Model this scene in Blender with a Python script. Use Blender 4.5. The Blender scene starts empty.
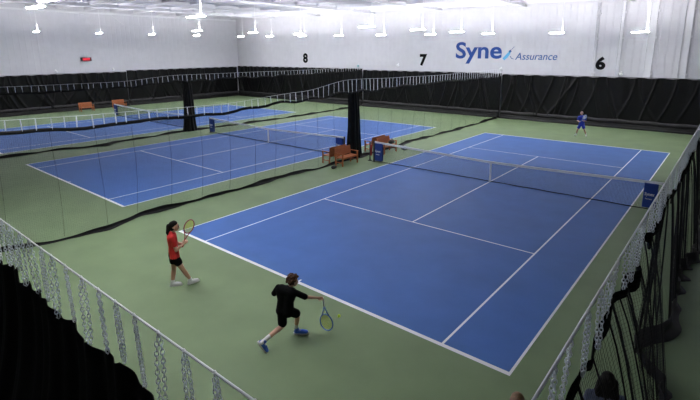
import bpy, bmesh, math, random
import numpy as np
from mathutils import Vector, Matrix
random.seed(7)
C = bpy.context.scene.collection
PI = math.pi

# ------------------------------------------------------------------ materials
def mat(name, col, rough=.6, metal=0., noise=0., nscale=6., emit=None, estr=0., spec=.5, sheen=0., bump=0.):
    m = bpy.data.materials.new(name); m.use_nodes = True
    nt = m.node_tree; b = nt.nodes['Principled BSDF']
    b.inputs['Roughness'].default_value = rough; b.inputs['Metallic'].default_value = metal
    b.inputs['Specular IOR Level'].default_value = spec
    b.inputs['Base Color'].default_value = (*col, 1)
    if sheen: b.inputs['Sheen Weight'].default_value = sheen
    if emit: b.inputs['Emission Color'].default_value = (*emit, 1); b.inputs['Emission Strength'].default_value = estr
    if noise or bump:
        tc = nt.nodes.new('ShaderNodeTexCoord'); nz = nt.nodes.new('ShaderNodeTexNoise')
        nz.inputs['Scale'].default_value = nscale; nz.inputs['Detail'].default_value = 5
        nt.links.new(tc.outputs['Object'], nz.inputs['Vector'])
        if noise:
            rp = nt.nodes.new('ShaderNodeValToRGB')
            rp.color_ramp.elements[0].position = .3; rp.color_ramp.elements[1].position = .7
            rp.color_ramp.elements[0].color = (*[c*(1-noise) for c in col], 1)
            rp.color_ramp.elements[1].color = (*[min(1, c*(1+noise)) for c in col], 1)
            nt.links.new(nz.outputs['Fac'], rp.inputs['Fac']); nt.links.new(rp.outputs['Color'], b.inputs['Base Color'])
        if bump:
            bp = nt.nodes.new('ShaderNodeBump'); bp.inputs['Strength'].default_value = bump
            nt.links.new(nz.outputs['Fac'], bp.inputs['Height']); nt.links.new(bp.outputs['Normal'], b.inputs['Normal'])
    return m
def wood_mat():
    m = mat('bench_wood', (.34, .095, .03), .45)
    nt = m.node_tree; b = nt.nodes['Principled BSDF']
    tc = nt.nodes.new('ShaderNodeTexCoord'); mp = nt.nodes.new('ShaderNodeMapping'); w = nt.nodes.new('ShaderNodeTexNoise')
    mp.inputs['Scale'].default_value = (40, 3, 40); w.inputs['Scale'].default_value = 1.5; w.inputs['Detail'].default_value = 6
    rp = nt.nodes.new('ShaderNodeValToRGB')
    rp.color_ramp.elements[0].color = (.30, .075, .022, 1); rp.color_ramp.elements[1].color = (.62, .20, .06, 1)
    nt.links.new(tc.outputs['Object'], mp.inputs[0]); nt.links.new(mp.outputs[0], w.inputs[0])
    nt.links.new(w.outputs['Fac'], rp.inputs['Fac']); nt.links.new(rp.outputs['Color'], b.inputs['Base Color'])
    return m
M = dict(
    green=mat('court_green', (.186, .256, .134), .62, noise=.08, nscale=.9, spec=.3),
    blue=mat('court_blue', (.060, .155, .45), .6, noise=.07, nscale=1.1, spec=.3),
    line=mat('line_white', (.90, .90, .92), .6),
    wall=mat('wall_panel', (.66, .655, .70), .5, noise=.03, nscale=2),
    column=mat('column_white', (.80, .80, .84), .5),
    ceil=mat('ceiling_deck', (.50, .50, .56), .5),
    beam=mat('beam_white', (.78, .78, .82), .5),
    black=mat('black_vinyl', (.0035, .0035, .004), .45, noise=.15, nscale=3, spec=.22),
    hem=mat('grey_hem', (.026, .025, .028), .6, noise=.3, nscale=5),
    blacknear=mat('black_cloth', (.0025, .0025, .003), .9, spec=.05),
    cord=mat('net_cord', (.012, .012, .013), .8, spec=.2),
    chain=mat('galvanised_chain', (.84, .87, .94), .5, metal=0.),
    cable=mat('steel_cable', (.74, .75, .77), .4, metal=.3),
    white=mat('white_band', (.92, .92, .94), .6),
    post=mat('dark_post', (.02, .022, .025), .4),
    banner=mat('banner_blue', (.012, .05, .30), .5),
    wood=wood_mat(),
    logo=mat('logo_blue', (.004, .055, .29), .5),
    logo2=mat('logo_light_blue', (.03, .11, .34), .5),
    cyan=mat('emblem_cyan', (.12, .45, .75), .5),
    number=mat('number_black', (.004, .004, .005), .7, spec=.1),
    skin=mat('skin', (.62, .34, .23), .5, noise=.05, nscale=30),
    skin2=mat('skin_pale', (.56, .34, .26), .5, noise=.05, nscale=30),
    eye=mat('eye_dark', (.02, .015, .012), .2),
    lip=mat('lip', (.36, .13, .11), .5),
    red=mat('red_shirt', (.60, .020, .016), .75, noise=.1, nscale=14, bump=.2),
    blackcloth=mat('black_sports_cloth', (.004, .004, .005), .9, noise=.2, nscale=20, bump=.2, spec=.12),
    bluecloth=mat('royal_blue_cloth', (.012, .035, .42), .7, noise=.1, nscale=14, bump=.2),
    greycloth=mat('slate_cloth', (.06, .075, .13), .8, noise=.3, nscale=9),
    hairblack=mat('hair_black', (.006, .005, .0045), .7, noise=.3, nscale=40, bump=.4, spec=.15),
    hairbrown=mat('hair_brown', (.065, .028, .015), .6, noise=.35, nscale=45, bump=.6, spec=.15),
    hairblonde=mat('hair_light_brown', (.21, .115, .05), .55, noise=.3, nscale=45, bump=.5),
    shoewhite=mat('shoe_white', (.75, .74, .74), .6),
    shoeblue=mat('shoe_blue', (.04, .13, .60), .5),
    sock=mat('sock_white', (.78, .77, .77), .8),
    yellow=mat('string_yellow', (.62, .68, .06), .5),
    strwhite=mat('string_pale', (.68, .70, .62), .5),
    ball=mat('ball_yellow', (.62, .80, .05), .8, noise=.1, nscale=80),
    racketblue=mat('racket_blue', (.14, .28, .70), .3),
    racketred=mat('racket_dark_red', (.30, .03, .05), .3),
    exitred=mat('sign_red', (.45, .015, .03), .4, emit=(.9, .02, .06), estr=.12),
    dark=mat('dark_plastic', (.03, .03, .035), .5),
    bagblack=mat('bag_black', (.012, .013, .018), .55),
    baggrey=mat('bag_grey', (.22, .23, .25), .6, noise=.5, nscale=9),
    redplastic=mat('red_plastic', (.42, .02, .02), .4),
    lampwhite=mat('lamp_tray', (.85, .85, .87), .4, emit=(1, 1, 1), estr=50.),
    tube=mat('lamp_tube', (.9, .9, .9), .4, emit=(1.0, .985, 1.0), estr=175.),
    teal=mat('bracket_teal', (.35, .6, .62), .5),
    patch=mat('sleeve_patch', (.45, .10, .06), .6),
)

# ------------------------------------------------------------------ mesh helpers
class MB:
    def __init__(s): s.v = []; s.f = []; s.mi = []
    def add(s, V, F, mi=0):
        o = len(s.v); s.v += [tuple(v) for v in V]; s.f += [tuple(i+o for i in f) for f in F]; s.mi += [mi]*len(F)
    def box(s, a, b, mi=0):
        x0, y0, z0 = a; x1, y1, z1 = b
        V = [(x0,y0,z0),(x1,y0,z0),(x1,y1,z0),(x0,y1,z0),(x0,y0,z1),(x1,y0,z1),(x1,y1,z1),(x0,y1,z1)]
        s.add(V, [(3,2,1,0),(4,5,6,7),(0,1,5,4),(1,2,6,5),(2,3,7,6),(3,0,4,7)], mi)
    def tube(s, pts, r, n=6, mi=0, closed=False, cap=True):
        P = [Vector(p) for p in pts]; k = len(P); V = []; F = []
        rr = r if isinstance(r, (list, tuple)) else [r]*k
        ref = None
        for i, p in enumerate(P):
            if closed: t = P[(i+1) % k]-P[i-1]
            else: t = P[min(i+1, k-1)]-P[max(i-1, 0)]
            t = t.normalized() if t.length > 1e-9 else Vector((0,0,1))
            if ref is None: ref = t.orthogonal().normalized()
            a = ref-t*ref.dot(t); a = a.normalized() if a.length > 1e-6 else t.orthogonal().normalized()
            ref = a; b = t.cross(a)
            for j in range(n):
                q = 2*PI*j/n; V.append(p+(a*math.cos(q)+b*math.sin(q))*rr[i])
        for i in range(k if closed else k-1):
            i2 = (i+1) % k
            for j in range(n):
                j2 = (j+1) % n; F.append((i*n+j, i*n+j2, i2*n+j2, i2*n+j))
        if cap and not closed:
            F.append(tuple(range(n-1, -1, -1))); F.append(tuple((k-1)*n+j for j in range(n)))
        s.add(V, F, mi)
    def sphere(s, c, r, nu=12, nv=8, mi=0, sc=(1,1,1)):
        V = [(c[0], c[1], c[2]+r*sc[2])]; F = []
        for i in range(1, nv):
            t = PI*i/nv
            for j in range(nu):
                q = 2*PI*j/nu
                V.append((c[0]+r*sc[0]*math.sin(t)*math.cos(q), c[1]+r*sc[1]*math.sin(t)*math.sin(q), c[2]+r*sc[2]*math.cos(t)))
        V.append((c[0], c[1], c[2]-r*sc[2])); L = len(V)-1
        for j in range(nu):
            F.append((0, 1+j, 1+(j+1) % nu)); F.append((L, 1+(nv-2)*nu+(j+1) % nu, 1+(nv-2)*nu+j))
            for i in range(nv-2):
                a = 1+i*nu; F.append((a+j, a+nu+j, a+nu+(j+1) % nu, a+(j+1) % nu))
        s.add(V, F, mi)
    def cone(s, a, b, ra, rb, n=14):           # a rounded limb segment: frustum with a ball at each end
        a = Vector(a); b = Vector(b)
        s.sphere(a, ra, n, 9); s.sphere(b, rb, n, 9)
        if (b-a).length > 1e-5: s.tube([a, b], [ra, rb], n)
    def grid(s, fn, nu, nv, mi=0):
        V = [fn(i/nu, j/nv) for j in range(nv+1) for i in range(nu+1)]
        F = [(j*(nu+1)+i, j*(nu+1)+i+1, (j+1)*(nu+1)+i+1, (j+1)*(nu+1)+i) for j in range(nv) for i in range(nu)]
        s.add(V, F, mi)
    def mesh(s, name, mats, smooth=True):
        me = bpy.data.meshes.new(name); me.from_pydata(s.v, [], s.f)
        for m in mats: me.materials.append(m)
        if len(mats) > 1: me.polygons.foreach_set('material_index', s.mi)
        if smooth: me.polygons.foreach_set('use_smooth', [True]*len(me.polygons))
        me.update(); return me
    def build(s, name, m, parent=None, smooth=True, thick=0, bevel=0):
        ms = m if isinstance(m, list) else [m]
        o = bpy.data.objects.new(name, s.mesh(name, ms, smooth)); C.objects.link(o)
        if parent: o.parent = parent
        if thick:
            q = o.modifiers.new('thickness', 'SOLIDIFY'); q.thickness = thick; q.offset = 0
        if bevel:
            q = o.modifiers.new('edge', 'BEVEL'); q.width = bevel; q.segments = 2
        return o
def fuse(mb, name, m, parent=None, voxel=.007, smooth=3):
    """one continuous surface from overlapping limb segments"""
    t = bpy.data.objects.new('tmp', mb.mesh('tmp', [m])); C.objects.link(t)
    r = t.modifiers.new('r', 'REMESH'); r.mode = 'VOXEL'; r.voxel_size = voxel; r.use_smooth_shade = True
    s = t.modifiers.new('s', 'SMOOTH'); s.factor = .5; s.iterations = smooth
    dg = bpy.context.evaluated_depsgraph_get()
    me = bpy.data.meshes.new_from_object(t.evaluated_get(dg)); me.name = name
    bpy.data.objects.remove(t)
    me.materials.clear(); me.materials.append(m)
    me.polygons.foreach_set('use_smooth', [True]*len(me.polygons))
    o = bpy.data.objects.new(name, me); C.objects.link(o)
    if parent: o.parent = parent
    return o
def tag(o, label, cat, group=None):
    o['label'] = label; o['category'] = cat
    if group: o['group'] = group
    return o
def thing(name, label, cat, loc=(0,0,0), rz=0, group=None):
    o = bpy.data.objects.new(name, None); C.objects.link(o); o.empty_display_size = .2
    o.location = loc; o.rotation_euler = (0, 0, rz); return tag(o, label, cat, group)
def struct(o): o['kind'] = 'structure'; return o
def dup(root, loc, label, rz=None, group=None):
    def cp(o, par):
        c = o.copy(); C.objects.link(c)
        if par: c.parent = par
        for ch in o.children: cp(ch, c)
        return c
    kids = list(root.children)
    r = root.copy(); C.objects.link(r); r.location = loc
    if rz is not None: r.rotation_euler = (0, 0, rz)
    for ch in kids: cp(ch, r)
    r['label'] = label
    if group: r['group'] = group
    return r
def text_mesh(name, body, m, parent, w, h, shear=0., bold=.0, depth=.01):
    """lettering fitted to w x h in its own XY plane, lower left at the origin"""
    cu = bpy.data.curves.new('t', 'FONT'); cu.body = body; cu.size = 1; cu.offset = bold; cu.shear = shear
    cu.extrude = depth/2; cu.resolution_u = 4
    t = bpy.data.objects.new('t', cu); C.objects.link(t)
    me = bpy.data.meshes.new_from_object(t.evaluated_get(bpy.context.evaluated_depsgraph_get()))
    bpy.data.objects.remove(t); bpy.data.curves.remove(cu)
    n = len(me.vertices); co = np.empty(n*3); me.vertices.foreach_get('co', co); co = co.reshape(-1, 3)
    lo = co.min(0); hi = co.max(0)
    co[:, 0] = (co[:, 0]-lo[0])/(hi[0]-lo[0])*w; co[:, 1] = (co[:, 1]-lo[1])/(hi[1]-lo[1])*h
    me.vertices.foreach_set('co', co.ravel()); me.update(); me.name = name
    me.materials.clear(); me.materials.append(m)
    o = bpy.data.objects.new(name, me); C.objects.link(o)
    if parent: o.parent = parent
    return o

# ------------------------------------------------------------------ the hall
XL, XR, YB, YF = -44.2, 16.0, 20.2, -24.0
CX = {6: 0.0, 7: -14.853, 8: -30.068}
def ceil_z(x): return 9.43-.0172*x
mb = MB()
mb.box((XL-.3, YF-.3, -.3), (XR+.3, YB+.3, 0), 0)
def slab(x0, y0, x1, y1, z, mi):
    mb.add([(x0,y0,z),(x1,y0,z),(x1,y1,z),(x0,y1,z)], [(0,1,2,3)], mi)
for c in CX.values():
    D, S, B, V = 5.485, 4.115, 11.885, 6.40
    slab(c-D, -B, c+D, B, .002, 1)
    w = .05; W = .10
    def ln(x0, y0, x1, y1): slab(c+x0, y0, c+x1, y1, .004, 2)
    ln(-D, -B, D, -B+W); ln(-D, B-W, D, B)
    for sx in (-D, D-w, -S, S-w): ln(sx, -B+W, sx+w, B-W)
    ln(-S+w, -V-w/2, S-w, -V+w/2); ln(-S+w, V-w/2, S-w, V+w/2)
    ln(-w/2, -V+w/2, w/2, V-w/2)
    ln(-w/2, -B+W, w/2, -B+W+.1); ln(-w/2, B-W-.1, w/2, B-W)
struct(mb.build('floor', [M['green'], M['blue'], M['line']], smooth=False))

def ribbed_wall(name, p0, p1, z1fn, inward, pitch=.5):
    p0 = Vector(p0); p1 = Vector(p1); L = (p1-p0).length; d = (p1-p0)/L; n = Vector(inward)
    prof = []
    k = int(L/pitch)
    for i in range(k):
        s = i*pitch
        prof += [(s, 0), (s+pitch*.80, 0), (s+pitch*.84, .008), (s+pitch*.96, .008)]
    prof.append((L, 0))
    m_ = MB(); V = []; F = []
    for s, o in prof:
        q = p0+d*s+n*o
        V += [(q.x, q.y, -.05), (q.x, q.y, z1fn(q.x)+.3)]
    for i in range(len(prof)-1): F.append((2*i, 2*i+2, 2*i+3, 2*i+1))
    m_.add(V, F)
    a, b = p0-n*.25, p1-n*.25
    m_.add([(a.x,a.y,-.05),(b.x,b.y,-.05),(b.x,b.y,z1fn(b.x)+.3),(a.x,a.y,z1fn(a.x)+.3)], [(0,1,2,3)])
    return struct(m_.build(name, M['wall'], smooth=False))
ribbed_wall('wall_back', (XL, YB, 0), (XR, YB, 0), ceil_z, (0,-1,0))
ribbed_wall('wall_left', (XL, YF, 0), (XL, YB, 0), ceil_z, (1,0,0))
ribbed_wall('wall_right', (XR, YF, 0), (XR, YB, 0), ceil_z, (-1,0,0), 1.2)
ribbed_wall('wall_front', (XL, YF, 0), (XR, YF, 0), ceil_z, (0,1,0), 1.2)

m_ = MB(); prof = []; x = XL-.3
while x < XR+.3:
    prof += [(x, 0), (x+.16, 0), (x+.19, .075), (x+.35, .075)]; x += .38
V = []; F = []
for px, o in prof:
    V += [(px, YF-.3, ceil_z(px)+o), (px, YB+.3, ceil_z(px)+o)]
for i in range(len(prof)-1): F.append((2*i, 2*i+1, 2*i+3, 2*i+2))
m_.add(V, F); m_.add([(XL-.3,YF-.3,ceil_z(XL)+.4),(XR+.3,YF-.3,ceil_z(XR)+.4),(XR+.3,YB+.3,ceil_z(XR)+.4),(XL-.3,YB+.3,ceil_z(XL)+.4)], [(0,1,2,3)])
struct(m_.build('ceiling', M['ceil'], smooth=False))
ti = [0]
def trim(mbx, m, smooth=False, bevel=0):
    ti[0] += 1
    return struct(mbx.build('trim_%d' % ti[0], m, smooth=smooth, bevel=bevel))
# roof purlins (along x) and rafters (along y)
for y in np.arange(-21.5, 19.5, 2.55):
    b = MB(); n = 12
    for i in range(n):
        xa = XL+.02+(XR-XL-.04)*i/n; xb = XL+.02+(XR-XL-.04)*(i+1)/n
        for (h0, h1, hw) in ((-.03, 0, .06), (-.24, -.03, .008), (-.27, -.24, .06)):
            za, zb = ceil_z(xa), ceil_z(xb)
            b.add([(xa,y-hw,za+h0),(xb,y-hw,zb+h0),(xb,y+hw,zb+h0),(xa,y+hw,za+h0),(xa,y-hw,za+h1),(xb,y-hw,zb+h1),(xb,y+hw,zb+h1),(xa,y+hw,za+h1)],
                  [(3,2,1,0),(4,5,6,7),(0,1,5,4),(1,2,6,5),(2,3,7,6),(3,0,4,7)])
    trim(b, M['beam'])
for x in (-36.6, -29, -21.4, -13.8, -6.2, 1.4, 9.0):
    z = ceil_z(x)-.12; b = MB()
    b.box((x-.12, YF+.05, z-.04), (x+.12, YB-.05, z)); b.box((x-.012, YF+.05, z-.26), (x+.012, YB-.05, z-.04)); b.box((x-.12, YF+.05, z-.30), (x+.12, YB-.05, z-.26))
    trim(b, M['beam'])
# eave strips along the top of the two visible walls, girt lines on the left wall
b = MB(); n = 10
for i in range(n):
    xa = XL+.05+(XR-XL-.1)*i/n; xb = XL+.05+(XR-XL-.1)*(i+1)/n; za = ceil_z(xa)-.02; zb = ceil_z(xb)-.02
    y0, y1 = YB-.14, YB-.035
    b.add([(xa,y0,za-.30),(xb,y0,zb-.30),(xb,y1,zb-.30),(xa,y1,za-.30),(xa,y0,za),(xb,y0,zb),(xb,y1,zb),(xa,y1,za)],
          [(3,2,1,0),(4,5,6,7),(0,1,5,4),(1,2,6,5),(2,3,7,6),(3,0,4,7)])
trim(b, M['wall'])
b = MB(); b.box((XL+.035, YF+.1, 8.55), (XL+.10, YB-.2, 8.68)); trim(b, M['wall'])
b = MB(); b.box((XL+.035, YF+.1, 9.62), (XL+.20, YB-.2, 9.80)); trim(b, M['beam'])
for ya, yb in ((4.0, 5.3), (-3.4, -3.35), (7.0, 7.02)):
    b = MB(); b.tube([(XL+.09, ya, 9.62), (XL+.09, yb, 8.66)], .025, 6); trim(b, M['cable'])
# light columns on the back wall near court six
for x, w in ((-.75, .16), (.88, .24), (2.78, .46), (4.80, .46), (7.2, .46)):
    b = MB(); y1 = YB-.035; zt = ceil_z(x)-.34
    b.box((x-w/2, y1-.05, .02), (x+w/2, y1, zt)); b.box((x-w/2, y1-.16, .02), (x-w/2+.03, y1-.05, zt)); b.box((x+w/2-.03, y1-.16, .02), (x+w/2, y1-.05, zt))
    for z in (8.3, 6.5, 4.0): b.box((x+w/2, y1-.10, z-.07), (x+w/2+.10, y1, z+.07))
    trim(b, M['column'])

# ------------------------------------------------------------------ pendant lights
def make_pendant():
    t = thing('pendant_light', '', 'light')
    b = MB()
    b.add([(-.45,-.05,-.01),(.45,-.05,-.01),(.45,.05,-.01),(-.45,.05,-.01),(-.46,-.10,.018),(.46,-.10,.018),(.46,.10,.018),(-.46,.10,.018)],
          [(3,2,1,0),(0,1,5,4),(1,2,6,5),(2,3,7,6),(3,0,4,7)])
    b.build('tray', M['lampwhite'], t, smooth=False, thick=.008)
    b = MB()
    for y in (-.05, 0, .05): b.tube([(-.44, y, .016), (.44, y, .016)], .012, 8)
    b.build('tube', M['tube'], t)
    b = MB(); b.tube([(.33, 0, .0), (.33, 0, 2.60)], .010, 6); b.build('rod', M['white'], t)
    b = MB(); b.tube([(.33, 0, 2.55), (.33, 0, 2.62)], [.03, .06], 10); b.build('canopy', M['white'], t)
    return t
spots = []
step = 5.06
for k in range(9):
    x = 2.69-step*k
    spots.append((x, 15.95, 'row along the back wall', k))
ordw = ['first', 'second', 'third', 'fourth', 'fifth', 'sixth', 'seventh', 'eighth', 'ninth', 'tenth']
for k in (0, 1, 2, 4, 5): spots.append((-7.5, 10.9-step*k, 'row over the nearest left divider net', min(k, 3+(k == 5))))  # nearest two match no visible lamp, kept to light the near court
for k in range(3): spots.append((-22.6, 10.5-step*k, 'row over the far divider net', k))
for k in range(6): spots.append((-38.0, 10.2-step*k, 'row beside the left wall', k))
spots.append((7.75, 10.9, 'added fill row over the right divider', 0))  # unseen lamp, added to lift the light on this side
for k in range(2): spots.append((.4-step*k, -15.0, 'row above the near baseline, added fill', k))  # unseen lamps added out of frame to brighten the near end
proto = make_pendant()
for i, (x, y, row, k) in enumerate(spots):
    z = ceil_z(x)-2.62
    if row.startswith(('row along', 'row above')): lab = 'white pendant light, %s from the right in the %s' % (ordw[k], row)
    else: lab = 'white pendant light, %s from the back in the %s' % (ordw[k], row)
    o = proto if i == 0 else dup(proto, (x, y, z), lab)
    o.location = (x, y, z); o['label'] = lab; o['group'] = 'pendant lights in the ' + row

# ------------------------------------------------------------------ black backdrop curtains on the walls
def backdrop(label, p0, p1, inward, swags, height=3.72, seed=1):
    """wall curtain from p0 to p1 (on the floor); folds sweep down from the hanging points"""
    rnd = random.Random(seed)
    p0 = Vector(p0); p1 = Vector(p1); L = (p1-p0).length; d = (p1-p0)/L; n = Vector(inward)
    t = thing('backdrop_curtain', label, 'curtain', (p0+p1)/2, 0, 'black curtains along the walls')
    off = (p0+p1)/2
    folds = []
    for (s0, wid) in swags:
        for q in range(rnd.randint(3, 5)):
            side = rnd.choice((-1, 1))
            folds.append((s0+rnd.uniform(-.3, .3)*wid, side*rnd.uniform(.25, .75)*wid, rnd.uniform(1.1, 2.2), rnd.uniform(.05, .10), rnd.uniform(.06, .12)))
    def fn(u, v):
        s = u*L; z = v*height; k = 1-v
        o = .10+.03*math.sin(s*2.3+1.3*math.sin(s*.7))
        for (a, span, e, w, amp) in folds:
            c = a+span*(k**e); o += amp*math.exp(-((s-c)/w)**2)
        o += .025*math.sin(s*9+2*v)*(v**2)
        q = d*s+n*o+p0-off
        zz = z+.02*math.sin(s*5.1)*v
        return (q.x, q.y, zz)
    b = MB(); b.grid(fn, int(L/.045), 26)
    b.build('fabric', M['black'], t)
    b = MB()
    b.grid(lambda u, v: tuple(d*(u*L)+n*(.24+.035*math.sin(u*L*1.7)+.02*math.sin(u*L*6))+p0-off+Vector((0, 0, .34+.30*v+.02*math.sin(u*L*3)))), int(L/.2), 2)
    b.build('hem_band', M['hem'], t, thick=.01)
    b = MB()
    b.grid(lambda u, v: tuple(d*(u*L)+n*(.27+.03*math.sin(u*L*2.1)+.22*(1-v)*(1-v))+p0-off+Vector((0, 0, .012+.33*v))), int(L/.2), 3)
    b.build('floor_skirt', M['black'], t, thick=.01)
    b = MB(); b.tube([d*0+n*.06+p0-off+Vector((0,0,height+.03)), d*L+n*.06+p0-off+Vector((0,0,height+.03))], .02, 6)
    b.build('hanging_rail', M['dark'], t)
    return t
yb = YB-.18
def sw(L, step_, seed):
    r = random.Random(seed); s = r.uniform(.5, 1.5); out = []
    while s < L: out.append((s, r.uniform(2.2, 3.4))); s += step_*r.uniform(.7, 1.3)
    return out
backdrop('black wall curtain with sweeping folds behind the far player in blue', (-7.65, yb, 0), (7.2, yb, 0), (0,-1,0), sw(14.8, 2.0, 3), 3.68, 11)
backdrop('black wall curtain along the back wall under the number 7', (-22.7, yb, 0), (-7.75, yb, 0), (0,-1,0), sw(14.9, 2.4, 4), 3.75, 12)
backdrop('black wall curtain along the back wall under the number 8', (XL+.2, yb, 0), (-22.8, yb, 0), (0,-1,0), sw(21.2, 2.6, 5), 3.86, 13)
backdrop('black wall curtain on the left wall, stretch nearest the back corner', (XL+.18, 4.95, 0), (XL+.18, yb-.36, 0), (1,0,0), sw(14.5, 2.4, 6), 3.78, 14)
backdrop('black wall curtain with deep swags on the left wall, behind the wooden benches', (XL+.18, -17.3, 0), (XL+.18, 4.9, 0), (1,0,0), sw(22, 2.3, 7), 3.66, 15)
backdrop('black wall curtain at the right end of the back wall, past the right divider', (7.75, yb, 0), (15.7, yb, 0), (0,-1,0), sw(8, 2.4, 8), 3.66, 16)

# ------------------------------------------------------------------ chains and netting
def chain_mesh(name, length, link=.055, r=.006, double=True, gap=.03):
    """hanging chain of real links from z=0 down to -length; doubled strand closed by a loop at the bottom"""
    b = MB()
    xs = (-gap/2, gap/2) if double else (0,)
    n = max(2, int(length/(link*.72)))
    for x0 in xs:
        for i in range(n):
            zc = -link*.5-(length-link)*i/(n-1); pts = []
            for k in range(8):
                q = 2*PI*k/8; a = math.cos(q)*link*.27; c = math.sin(q)*link*.5
                xx = x0*(1-.5*abs(2*i/(n-1)-1)**3)
                pts.append((xx+a, 0, zc+c) if i % 2 else (xx, a, zc+c))
            b.tube(pts, r, 4, closed=True)
    b.tube([(-gap/2, 0, -length+.01), (0, 0, -length-.015), (gap/2, 0, -length+.01)], r, 4)
    b.tube([(0, 0, .03), (0, 0, -.02)], r*1.6, 6)
    return b.mesh(name, [M['chain']])
def cords(polys, r, n=3):
    b = MB()
    for P in polys: b.tube(P, r, n, cap=False)
    return b
def chains_on(parent, spots, variants):
    """spots: (x, y, z, variant index)"""
    for (x, y, z, k) in spots:
        o = bpy.data.objects.new('hanging_chain', variants[k]); C.objects.link(o)
        o.parent = parent; o.location = (x, y, z); o.rotation_euler = (random.uniform(-.05, .05), random.uniform(-.05, .05), random.uniform(0, 3))
def interp(tbl, y):
    if y <= tbl[0][0]: return tbl[0][1]
    for (a, va), (b, vb) in zip(tbl, tbl[1:]):
        if y <= b:
            k = (y-a)/(b-a); k = k*k*(3-2*k); return va+(vb-va)*k
    return tbl[-1][1]

def divider(label, xc, cable, band, foot, y0, y1, nchain, seed, tape_step, cell, bundle_y):
    rnd = random.Random(seed)
    t = thing('divider_net', label, 'divider net', (xc, (y0+y1)/2, 0), 0, 'hanging divider nets between the courts')
    ox, oy = xc, (y0+y1)/2
    top = lambda y: interp(band, y)+.05*math.sin(y*2.1+seed)*math.sin(y*.9)
    cab = lambda y: interp(cable, y)
    fx = lambda y: interp(foot, y)+.05*math.sin(y*1.7+seed)
    def P(y, v):           # v 0 bottom, 1 top
        xb = fx(y); z = .10+(top(y)-.10)*v
        x = xb+(xc-xb)*min(1, v*1.6)**.8+.05*math.sin(y*3.1)*(1-v*.6)
        return (x-ox, y-oy, z)
    ys = np.arange(y0, y1, cell)
    b = cords([[P(y, v) for v in (0, .15, .35, .65, 1)] for y in ys], .0009)
    b2 = [[P(y, v) for y in np.arange(y0, y1+.01, .4)] for v in np.linspace(.03, .97, int(3.4/cell))]
    c = cords(b2, .0009); b.add(c.v, c.f); b.build('netting', M['cord'], t)
    for y in np.arange(y0+.6, y1-.2, tape_step):
        yy = y+rnd.uniform(-.1, .1)
        b = MB(); b.tube([P(yy+.03*math.sin(4*v), v) for v in np.linspace(0, 1, 9)], .0035, 5); b.build('seam_tape', M['cord'], t)
    n = int((y1-y0)/.16)
    b = MB(); b.grid(lambda u, v: (P(y0+(y1-y0)*u, 1)[0]+.02*math.sin(u*400), y0+(y1-y0)*u-oy, top(y0+(y1-y0)*u)-.07+.03*math.sin((y0+(y1-y0)*u)*3.3)+.11*v), n, 1)
    b.build('top_band', M['black'], t, thick=.012)
    def skirt(u, v):
        y = y0+(y1-y0)*u; w = .5+.5*math.sin(y*1.9+seed)*math.sin(y*.83+1)
        x = fx(y)-ox
        hgt = .06+.13*w
        a = [(.05, hgt), (.02, hgt*.5), (.04+.03*w, .02), (.08+.14*w*w, .015)][int(round(v*3))]
        return (x+a[0]+.02*math.sin(y*7), y-oy, a[1])
    b = MB(); b.grid(skirt, n, 3); b.build('floor_skirt', M['black'], t, thick=.014)
    b = MB(); b.tube([(0, y-oy, cab(y)) for y in np.arange(y0-.2, y1+.3, .5)], .007, 6); b.build('cable', M['cable'], t)
    vs = [chain_mesh('chain_link_strand', l, .05, .004, True, .016) for l in (.26, .32, .38, .44, .50, .56, .62)]
    sp = []
    for i in range(nchain):
        y = y0+.15+(y1-y0-.3)*i/(nchain-1)+rnd.uniform(-.05, .05)
        need = cab(y)-top(y)-.03; k = min(range(7), key=lambda q: abs(need-(.26+.06*q)))
        sp.append((0, y-oy, cab(y)-.02, k))
    chains_on(t, sp, vs)
    # the gathered curtain tied up at the middle
    b = MB(); nb = 40
    ztop = cab(bundle_y)-.25
    def bun(u, v):
        q = 2*PI*u; z = .02+(ztop-.02)*v
        r = (.40-.12*v+.10*(1-v)**6)*(1+.13*math.sin(9*q+2*v)+.07*math.sin(17*q+5*v))
        return (-.32+r*.75*math.cos(q), bundle_y-oy+r*math.sin(q)+.05*math.sin(3*v), z)
    b.grid(bun, nb*2, 14); b.build('gathered_curtain', M['black'], t)
    return t
cab67 = [(-16.6, 3.9), (-12.5, 3.78), (-8.5, 3.70), (-4.1, 3.88), (-.5, 4.26), (4, 4.17), (9, 4.10), (19.6, 4.17)]
band67 = [(-16.6, 3.58), (-12.5, 3.42), (-8.3, 3.38), (-4.1, 3.51), (-.9, 3.62), (9, 3.66), (19.6, 3.53)]
foot67 = [(-16.6, -8.25), (-14.5, -7.7), (-13.2, -7.5), (-11.7, -7.95), (-8.2, -7.8), (-4, -7.8), (-2.8, -7.62), (0, -7.66), (3.2, -7.66), (5.7, -7.8), (12.3, -7.65), (19.6, -7.8)]
divider('tall see-through divider net hanging on chains left of the nearest court', -7.6, cab67, band67, foot67, -16.4, 19.5, 97, 1, 1.27, .055, .12)
cab78 = [(-17, 4.0), (-9, 3.90), (-5.8, 3.88), (-1.2, 4.13), (3, 4.11), (10.7, 4.06), (19.6, 4.05)]
band78 = [(-17, 3.62), (-9, 3.54), (-5.8, 3.52), (-1.2, 3.70), (3, 3.72), (10.7, 3.70), (19.6, 3.72)]
foot78 = [(-17, -23.4), (-12.2, -23.2), (-9.8, -23.1), (-8, -22.5), (-7, -22.2), (-6, -22.7), (-1.3, -23.0), (5.5, -22.5), (9.2, -22.3), (19.6, -22.7)]
divider('see-through divider net between the two courts on the left, farther away', -22.7, cab78, band78, foot78, -17.0, 19.5, 97, 2, 1.9, .075, -.55)

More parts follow.
